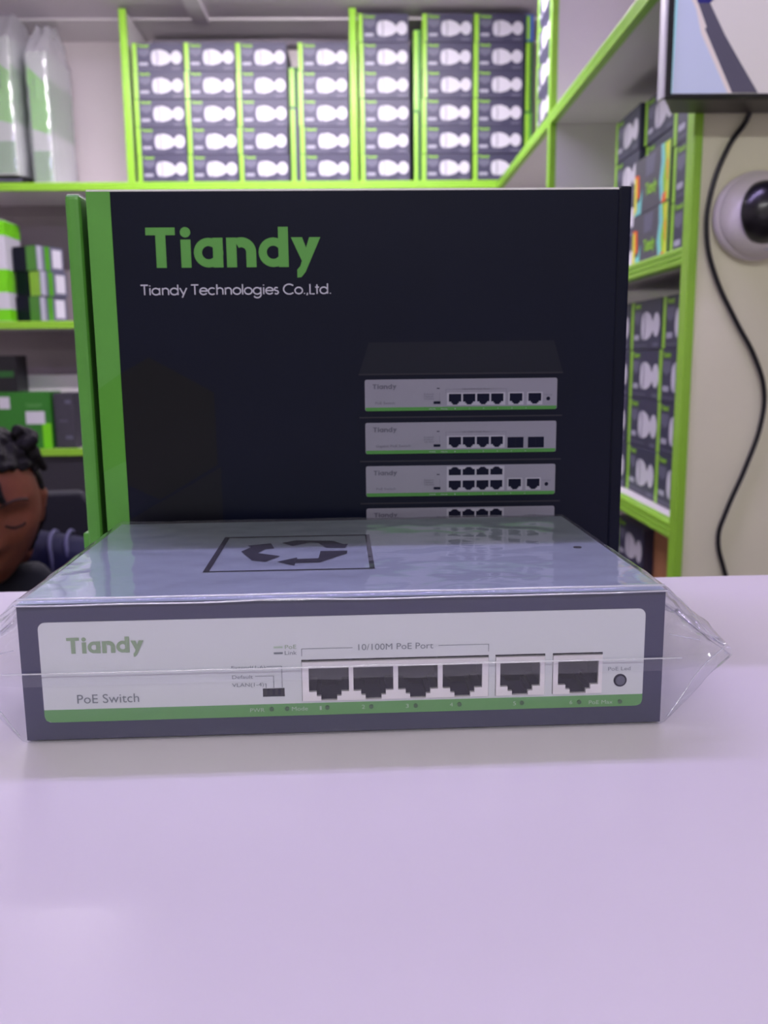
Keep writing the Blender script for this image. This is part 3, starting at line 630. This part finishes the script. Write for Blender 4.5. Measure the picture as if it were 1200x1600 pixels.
# bagged cartons at the upper left
def bagged(x, y, z, wd, dp, ht, label, rz):
    t = thing('bagged_carton', label, 'carton', (x, y, z), rz, 'bagged cartons at upper left')
    MB().box(-wd / 2, wd / 2, 0, dp, .002, ht * .80, mat('carton_pale', (205, 212, 205), .5)).build('carton_body', t, bevel=.002)
    mb = MB(); mb.flat([(-wd / 2 + .002, ht * .34), (wd / 2 - .002, ht * .30), (wd / 2 - .002, ht * .60), (-wd / 2 + .002, ht * .72)], -.0006, BGREEN)
    mb.box(wd / 2 + .0001, wd / 2 + .0006, .002, dp - .002, ht * .32, ht * .64, GREEN); mb.rect(-wd / 2 + .002, wd / 2 - .002, .006, ht * .2, -.0006, mat('print_pale_green', (110, 170, 100), .5))
    mb.rect(-wd / 2 + .001, -wd / 2 + wd * .12, .004, ht * .6, -.0009, DGREEN)
    mb.build('green_print', t)
    vs = []; fs = []; nz, npn = 40, 48
    for i in range(nz + 1):
        u = i / nz; zz = u * ht; k = max(0, (u - .80) / .20)
        for j in range(npn):
            a = 2 * math.pi * j / npn; ca, sa = math.cos(a), math.sin(a)
            e = 1 / max(abs(ca), abs(sa)); e = min(e, 1.32)
            rx = (wd / 2 + .005) * (1 - .35 * k); ry = (dp / 2 + .005) * (1 - .75 * k)
            n = noise.noise(Vector((ca * 2.2 + x * 9, sa * 2.2, zz * 22))) + .6 * noise.noise(Vector((ca * 5, sa * 5 + x, zz * 40)))
            q = .004 + .010 * k
            vs.append((ca * e * rx + ca * q * max(-.25, n), dp / 2 + sa * e * ry + sa * q * max(-.25, n), max(.0006, zz + .012 * k * n)))
    for i in range(nz):
        for j in range(npn): b = (j + 1) % npn; fs.append((i * npn + j, i * npn + b, (i + 1) * npn + b, (i + 1) * npn + j))
    fs.append(tuple(nz * npn + j for j in range(npn)))
    mb = MB(); mb.add(vs, fs, BAG); tag(mb.build('plastic_bag', t, smooth=True), 'clear crumpled plastic bag')
bagged(-1.022, 3.02, .6888, .068, .20, .50, 'clear-bagged green and white carton, right one at upper left', R(-4))
bagged(-1.142, 3.0, .7105, .095, .22, .52, 'clear-bagged green and white carton at the far upper left', R(-6))
t = thing('shadow_slab', 'flat black slab put in for the shadow under the far upper left bagged carton', 'carton', (-1.14, 3.012, .6888))
MB().box(-.08, .066, 0, .24, 0, .021, BLACK).build('carton_body', t, bevel=.001); MB().rect(-.07, .05, .006, .014, -.0005, CGREY).build('side_print', t)  # black slab stands in for the shadow beneath the bag

# ------------------------------------------------------------------ monitor, turret camera and cable on the partition
tv = thing('wall_monitor', 'flat wall monitor with dark frame showing a pale picture', 'monitor', (.374, 1.140, .430))
TW, THh = .62, .37
SHELL = mat('monitor_shell', (66, 60, 62), .4); mb = MB(); pl = [(.006, .0105), (TW - .006, .0105), (TW - .036, .077), (.036, .077)]
mb.add([(x, y, 0) for x, y in pl] + [(x, y, THh if y < .02 else THh - .05) for x, y in pl], [(3, 2, 1, 0), (4, 5, 6, 7), (0, 1, 5, 4), (1, 2, 6, 5), (2, 3, 7, 6), (3, 0, 4, 7)], SHELL); mb.build('shell', tv, bevel=.003)
MB().box(.25, TW - .25, .078, .0845, .1, THh - .1, BLACK).build('wall_bracket', tv)
MB().box(-.001, .003, .0, .018, -.001, THh + .002, SILV).build('side_trim', tv, bevel=.0008)
me = plate(rc(.003, TW, 0, THh), [rc(.0105, TW - .010, .0035, THh - .012)], .010, 'bezel'); me.materials.append(BLACK); link('bezel', me, tv)
E_ = lambda n, c, e=.55: mat(n, c, .25, emit=e)
sc = MB(); q = .0035
sc.rect(.0105, TW - .010, .0035, THh - .012, .004, E_('screen_offwhite', (200, 196, 190), .35))
def S2(pts, m, dy=0): sc.flat(pts, q - dy, m)
def cv2(px, py): return ((1020 + px / 6.667 - 1040.5) / 1203, (145 - py / 6.667) / 1203)
S2([(.0105, .0035), cv2(835, 925), cv2(535, 340), cv2(550, 320), cv2(390, -40), (.020, .30), (.0105, .30)], E_('screen_blue', (176, 184, 204), .4), .0001)
S2([(.0105, .0035), (.0125, .0035), (.019, .30), (.0105, .30)], E_('screen_cyan', (150, 205, 215), .4), .0003)
S2([cv2(835, 925), cv2(790, 925), cv2(500, 380), cv2(440, 160), cv2(330, -40), cv2(395, -40), cv2(550, 320), cv2(535, 340)], E_('screen_cream', (206, 196, 190), .4), .0002)
S2([cv2(835, 925), cv2(1095, 925), cv2(900, 640), cv2(740, 400), cv2(570, 100), cv2(450, 90), cv2(550, 320), cv2(535, 340)], E_('screen_grey', (86, 84, 98), .25), .0003)
S2([cv2(450, 105), cv2(575, 105), cv2(640, 40), cv2(640, -60), cv2(410, -60)], E_('screen_navy', (40, 40, 110), .3), .0004)
sc.build('screen', tv)
tc_ = thing('turret_camera', 'white round turret security camera with black lens dome on the partition', 'security camera', (.532, 1.2245, .300))
mb = MB(); RX = Matrix.Rotation(R(90), 4, 'X'); WP = mat('white_plastic', (228, 222, 222), .3)
lathe(mb, [(.056, 0), (.058, .004), (.058, .014), (.055, .020)], WP, 48, RX); mb.build('base_ring', tc_, smooth=True)
mb = MB(); lathe(mb, [(.0545, .0195)] + [(.0545 * math.cos(a), .0195 + .036 * math.sin(a)) for a in [R(x) for x in range(6, 84, 6)]], WP, 48, RX); mb.build('housing', tc_, smooth=True)
mb = MB(); xf = Matrix.Translation((-.002, -.036, .0)) @ Matrix.Rotation(R(24), 4, 'Z') @ RX
lathe(mb, [(.041 * math.cos(a), .036 * math.sin(a)) for a in [R(x) for x in range(0, 88, 7)]], mat('black_dome', (14, 13, 20), .3, coat=.25, crough=.05), 40, xf); db = mb.build('lens_dome', tc_, smooth=True)
mb = MB(); lathe(mb, [(.012, .034), (.012, .0368), (.009, .0372)], mat('lens_glass', (30, 28, 40), .08, coat=1), 24, xf); mb.build('lens', db, smooth=True)
mb = MB(); mb.rect(.0, .012, -.0475, -.0455, -.0415, PSHADE); mb.build('maker_mark', tc_)
k_ = 1.216 / 1.2
cpts = [(.500, .432), (.508, .424), (.485, .388), (.464, .329), (.461, .272), (.475, .222), (.506, .163), (.536, .112), (.551, .069), (.55, .025), (.532, -.037), (.508, -.1), (.499, -.136), (.511, -.186), (.54, -.27), (.56, -.5), (.56, -Z0 + .02)]
cpts = [(x * k_, 1.2165, .1167 + (z - .1167) * k_ if z > -.3 else z) for x, z in cpts]
cpts[0] = (.50 * k_, 1.19, .47)
co = link('power_cable', tube(cpts, .0034, 'power_cable', BLACK), None)
tag(co, 'black cable hanging in a wave from the wall monitor', 'cable')

# ------------------------------------------------------------------ person seated behind the counter
def tcap(mb, a, b, ra, rb, m, n=14, k=5):
    a = Vector(a); b = Vector(b); ax = (b - a); L = ax.length; ax.normalize()
    q = ax.to_track_quat('Z', 'Y').to_matrix().to_4x4()
    prof = [(ra * math.sin(R(90) * i / k), -ra * math.cos(R(90) * i / k)) for i in range(k + 1)] + [(rb * math.cos(R(90) * i / k), L + rb * math.sin(R(90) * i / k)) for i in range(k + 1)]
    prof[0] = (ra * .05, prof[0][1]); prof[-1] = (rb * .05, prof[-1][1])
    lathe(mb, prof, m, n, Matrix.Translation(a) @ q)
def chain(mb, pts, m):
    for (a, ra), (b, rb) in zip(pts, pts[1:]): tcap(mb, a, b, ra, rb, m)
def fuse(mb, name, voxel, smooth=4):
    def mods(o):
        r = o.modifiers.new('r', 'REMESH'); r.mode = 'VOXEL'; r.voxel_size = voxel
        s = o.modifiers.new('s', 'SMOOTH'); s.factor = .5; s.iterations = smooth
    me = eval_mesh(mb.mesh(name), name, mods)
    me.materials.clear(); me.materials.append(mb.mats[0])
    for p in me.polygons: p.use_smooth = True; p.material_index = 0
    return me
SKIN = mat('skin', (120, 66, 46), .48, var=.06, vscale=60, bump=.03, bscale=900)
HAIR = mat('hair_black', (20, 17, 20), .75, spec=.25, var=.3, vscale=120, bump=.5, bscale=350)
JACK = mat('jacket_navy', (16, 17, 50), .85, spec=.2, sheen=.05, var=.1, vscale=50)
INNER = mat('dark_shirt', (20, 22, 34), .85)
HP = Matrix.Translation((-.536, 1.245, -.086)) @ Matrix.Rotation(R(24), 4, 'Z') @ Matrix.Rotation(R(11), 4, 'X')
pz = thing('person', 'seated person with dark tied hair in a navy striped jacket, looking down', 'person', (0, 0, -Z0))
PZ = Matrix.Translation((0, 0, Z0))          # body points are given relative to the counter top
def g2(x, s): return math.exp(-(x / s) ** 2)
def head_mesh(mb):
    bm = bmesh.new(); bmesh.ops.create_icosphere(bm, subdivisions=5, radius=1)
    for v in bm.verts:
        n = v.co.copy(); x, y, z = n.x * .072, n.y * .094, n.z * .114
        front = max(0, -n.y)
        if z < -.01:
            t = min(1, (-.01 - z) / .10); x *= 1 - .34 * t ** 1.3
            if y > 0: y *= 1 - .45 * t
            else: y *= 1 - .05 * t
        if z > .03: y -= .004 * front
        if y < 0: y = y * (1 - .04 * front)
        fx = front > .15
        if fx:
            y -= .024 * g2(x, .0105 + .004 * g2(z + .024, .012)) * (g2(z + .022, .013) + .55 * g2(z + .002, .016))      # nose
            y -= .006 * (g2(x - .013, .006) + g2(x + .013, .006)) * g2(z + .027, .007)                                   # nostril wings
            for s in (-1, 1):
                y += .0140 * g2(x - s * .031, .017) * g2(z - .011, .012)                                                 # sockets
                y -= .0080 * g2(x - s * .031, .0125) * g2(z - .007, .0085)                                               # lids
                y -= .0050 * g2(x - s * .032, .020) * g2(z - .029, .007)                                                 # brow
                y -= .0050 * g2(x - s * .042, .018) * g2(z + .020, .020)                                                 # cheek
            y -= .0085 * g2(x, .021) * (g2(z + .052, .0062) + 1.1 * g2(z + .065, .0072))                                 # lips
            y += .0030 * g2(x, .024) * g2(z + .058, .0022)
            y -= .0060 * g2(x, .018) * g2(z + .092, .014)                                                                # chin
        v.co = (x, y, z)
    vs = [tuple(v.co) for v in bm.verts]; fs = [tuple(v.index for v in f.verts) for f in bm.faces]; bm.free()
    mb.add(vs, fs, SKIN, PZ @ HP)
    for s in (-1, 1):
        tcap(mb, PZ @ HP @ Vector((s * .071, .012, .012)), PZ @ HP @ Vector((s * .068, .006, -.022)), .013, .009, SKIN)
body = MB(); head_mesh(body)
def B(*p): return PZ @ Vector(p)
SHL, SHR = (-.455, 1.385, -.225), (-.735, 1.47, -.225)
chain(body, [(PZ @ HP @ Vector((0, .035, -.055)), .055), (B(-.585, 1.40, -.19), .056)], SKIN)
chain(body, [(B(-.545, 1.40, -.255), .075), (B(-.56, 1.55, -.50), .10)], SKIN); chain(body, [(B(-.655, 1.44, -.255), .075), (B(-.66, 1.58, -.50), .10)], SKIN)
chain(body, [(B(*SHL), .052), (B(-.585, 1.41, -.215), .06), (B(*SHR), .052)], SKIN)
WRL, WRR = (-.455, 1.19, -.455), (-.66, 1.20, -.455)
chain(body, [(B(*SHL), .048), (B(-.40, 1.40, -.47), .038), (B(*WRL), .026)], SKIN); chain(body, [(B(*SHR), .048), (B(-.79, 1.46, -.47), .038), (B(*WRR), .026)], SKIN)
for s, wr in ((1, WRL), (-1, WRR)):                 # hands resting on the lap, five bent fingers each
    wv = Vector(wr)
    for k in range(4):
        off = Vector((-.030 + .020 * k, -.045 - .006 * (k in (1, 2)), -.004)); kn = wv + off
        chain(body, [(PZ @ (wv + Vector((-.014 + .010 * k, -.01, 0))), .013), (PZ @ kn, .0105)], SKIN)
        ln = (.030, .036, .034, .026)[k]
        chain(body, [(PZ @ kn, .0095), (PZ @ (kn + Vector((0, -ln, -.010))), .0085), (PZ @ (kn + Vector((0, -ln - .018, -.028))), .0075)], SKIN)
    chain(body, [(PZ @ (wv + Vector((-s * .012, -.008, 0))), .012), (PZ @ (wv + Vector((-s * .042, -.030, -.006))), .010), (PZ @ (wv + Vector((-s * .050, -.058, -.012))), .008)], SKIN)
for sx, kx in ((-.53, -.47), (-.69, -.73)):
    chain(body, [(B(sx, 1.58, -.53), .085), (B(kx, 1.16, -.545), .055), (B(kx, 1.20, -.95), .038), (B(kx, 1.21, -.99), .036)], SKIN)
    chain(body, [(B(kx, 1.22, -1.005), .034), (B(kx, 1.04, -1.022), .026)], SKIN)
link('body', fuse(body, 'body', .0038, 2), pz)
jk = MB()
chain(jk, [(B(-.545, 1.40, -.245), .088), (B(-.56, 1.55, -.50), .115)], JACK); chain(jk, [(B(-.655, 1.44, -.245), .088), (B(-.66, 1.58, -.50), .115)], JACK); chain(jk, [(B(-.60, 1.41, -.25), .085), (B(-.60, 1.52, -.50), .115)], JACK)
chain(jk, [(B(*SHL), .066), (B(-.53, 1.405, -.212), .062), (B(-.585, 1.42, -.215), .068), (B(-.65, 1.44, -.212), .062), (B(*SHR), .066)], JACK)
chain(jk, [(B(*SHL), .064), (B(-.40, 1.40, -.47), .054), (B(-.452, 1.20, -.455), .040)], JACK); chain(jk, [(B(*SHR), .064), (B(-.79, 1.46, -.47), .054), (B(-.663, 1.21, -.455), .040)], JACK)
jo = link('jacket', fuse(jk, 'jacket', .006, 6), pz)
STR = mat('jacket_stripe', (70, 70, 104), .8)
for dx in (0, .026):
    pts = [(-.508 + dx, 1.44, -.160), (-.500 + dx, 1.400, -.1525), (-.493 + dx, 1.358, -.165), (-.482 + dx, 1.336, -.193), (-.470 + dx, 1.325, -.230)]
    link('stripe', tube([B(*p) for p in pts], .0035, 'stripe', STR), jo)
col = MB(); chain(col, [(B(-.66, 1.30, -.205), .03), (B(-.56, 1.285, -.222), .034), (B(-.50, 1.30, -.205), .028)], INNER); chain(col, [(B(-.60, 1.335, -.25), .065), (B(-.60, 1.40, -.42), .09)], INNER); chain(col, [(B(-.50, 1.30, -.225), .035), (B(-.47, 1.33, -.26), .05)], INNER)
link('shirt', fuse(col, 'shirt', .006, 6), pz)
tr_ = MB()
for sx, kx in ((-.53, -.47), (-.69, -.73)): chain(tr_, [(B(sx, 1.58, -.525), .098), (B(kx, 1.16, -.54), .068), (B(kx, 1.20, -.93), .055)], INNER)
link('trousers', fuse(tr_, 'trousers', .008, 5), pz)
# hair: cap following the skull with rolled strands, two knots and a loose lock
hr = MB(); bm = bmesh.new(); bmesh.ops.create_icosphere(bm, subdivisions=5, radius=1)
keep = []
for v in bm.verts:
    n = v.co; x, y, z = n.x * .0775, n.y * .100 - .001, n.z * .1190
    line = .076 - .016 * (abs(x) / .07) ** 2 if n.y < 0 else -.05
    hl = line - .11 * max(0, n.y + .10) * 1.2 if n.y > -.25 else line
    if z < hl: y = y * .70; x *= .74; z = z * .85
    else:
        rg = .0026 * math.sin(math.atan2(x, .16) * 60) + .004 * noise.noise(Vector((x * 60, y * 60, z * 60)))
        x += n.x * rg; y += n.y * rg; z += n.z * rg
    v.co = (x, y, z)
hr.add([tuple(v.co) for v in bm.verts], [tuple(v.index for v in f.verts) for f in bm.faces], HAIR, PZ @ HP); bm.free()
for i in range(150):                              # short twisted locks lying over the cap
    az = random.uniform(0, 2 * math.pi); el = R(random.uniform(22, 88)); n = Vector((math.cos(el) * math.cos(az), math.cos(el) * math.sin(az), math.sin(el)))
    p0 = Vector((n.x * .078, n.y * .100, n.z * .119))
    if n.y < -.15 and p0.z < .080 - .016 * (abs(p0.x) / .07) ** 2: continue
    tg_ = n.cross(Vector((random.uniform(-.5, .5), random.uniform(-.4, .4), 1))).normalized() * random.uniform(.008, .016) + Vector((0, 0, -.004))
    tcap(hr, PZ @ HP @ p0, PZ @ HP @ (p0 + tg_), random.uniform(.0045, .0065), .0035, HAIR, 8, 3)
hm = link('hair', fuse(hr, 'hair', .0026, 1), pz)
for s in (1, -1):
    kb = MB()
    for i in range(11):
        a = i * .95; c = Vector((s * (.054 + .010 * math.cos(a)), -.012 + .010 * math.sin(a), .078 + .0032 * i)); tcap(kb, PZ @ HP @ c, PZ @ HP @ (c + Vector((.003, .004, .003))), .0105 - .0004 * i, .009, HAIR)
    tcap(kb, PZ @ HP @ Vector((s * .060, -.01, .092)), PZ @ HP @ Vector((s * .079, .0, .055)), .010, .006, HAIR)
    link('hair_knot', fuse(kb, 'hair_knot', .0028, 1), hm)
lk = [(-.012, -.074, .094), (.000, -.086, .082), (.012, -.094, .068), (.015, -.099, .052), (.019, -.099, .040)]
link('loose_lock', tube([PZ @ HP @ Vector(p) for p in lk], .0046, 'loose_lock', HAIR), hm)
for s in (-1, 1):
    pts = [PZ @ HP @ Vector((s * (.031 + .0145 * math.cos(R(t))), -.0890 + .006 * abs(math.cos(R(t))), .004 - .0042 * math.sin(R(t)))) for t in range(0, 181, 30)]
    link('eyelashes', tube(pts, .0015, 'eyelashes', HAIR), pz)
    pts = [PZ @ HP @ Vector((s * (.014 + .036 * t), -.0945 + .016 * t * t, .031 + .008 * math.sin(math.pi * t * .8))) for t in (0, .33, .66, 1)]
    link('eyebrow', tube(pts, .0021, 'eyebrow', mat('brow', (56, 32, 26), .8)), pz)
# ------------------------------------------------------------------ office chair
ch = thing('office_chair', 'dark grey office chair behind the seated person', 'chair', (-.64, 1.68, -Z0), R(12))
GR = mat('chair_fabric', (32, 32, 42), .85, var=.1, vscale=200)
MB().box(-.23, .23, -.30, .14, .36, .42, GR).build('seat', ch, bevel=.025, seg=4)
mb = MB(); o = [(-.13, .48), (.13, .48), (.19, .60), (.17, .76), (.075, .895), (-.075, .895), (-.17, .76), (-.19, .60)]
mb.prism(o, .17, .215, GR); mb.build('backrest', ch, bevel=.012, seg=3)
mb = MB(); mb.box(-.03, .03, .10, .25, .335, .355, BLACK); mb.box(-.03, .03, .225, .25, .335, .62, BLACK); mb.build('back_bracket', ch, bevel=.004)
mb = MB(); lathe(mb, [(.028, .07), (.028, .34)], BLACK, 20, Matrix.Translation((0, -.05, 0))); mb.build('gas_post', ch, smooth=False)
for k in range(5):
    a = R(72 * k + 18); mb = MB(); tcap(mb, (0, -.05, .085), (.25 * math.cos(a), -.05 + .25 * math.sin(a), .065), .024, .016, BLACK); lg = mb.build('leg', ch, smooth=True)
    mb = MB(); xf = Matrix.Translation((.25 * math.cos(a), -.05 + .25 * math.sin(a), .026)) @ Matrix.Rotation(a, 4, 'Z') @ Matrix.Rotation(R(90), 4, 'X') @ Matrix.Translation((0, 0, -.011))
    lathe(mb, [(.025, 0), (.025, .022)], BLACK, 16, xf); mb.build('caster', lg)
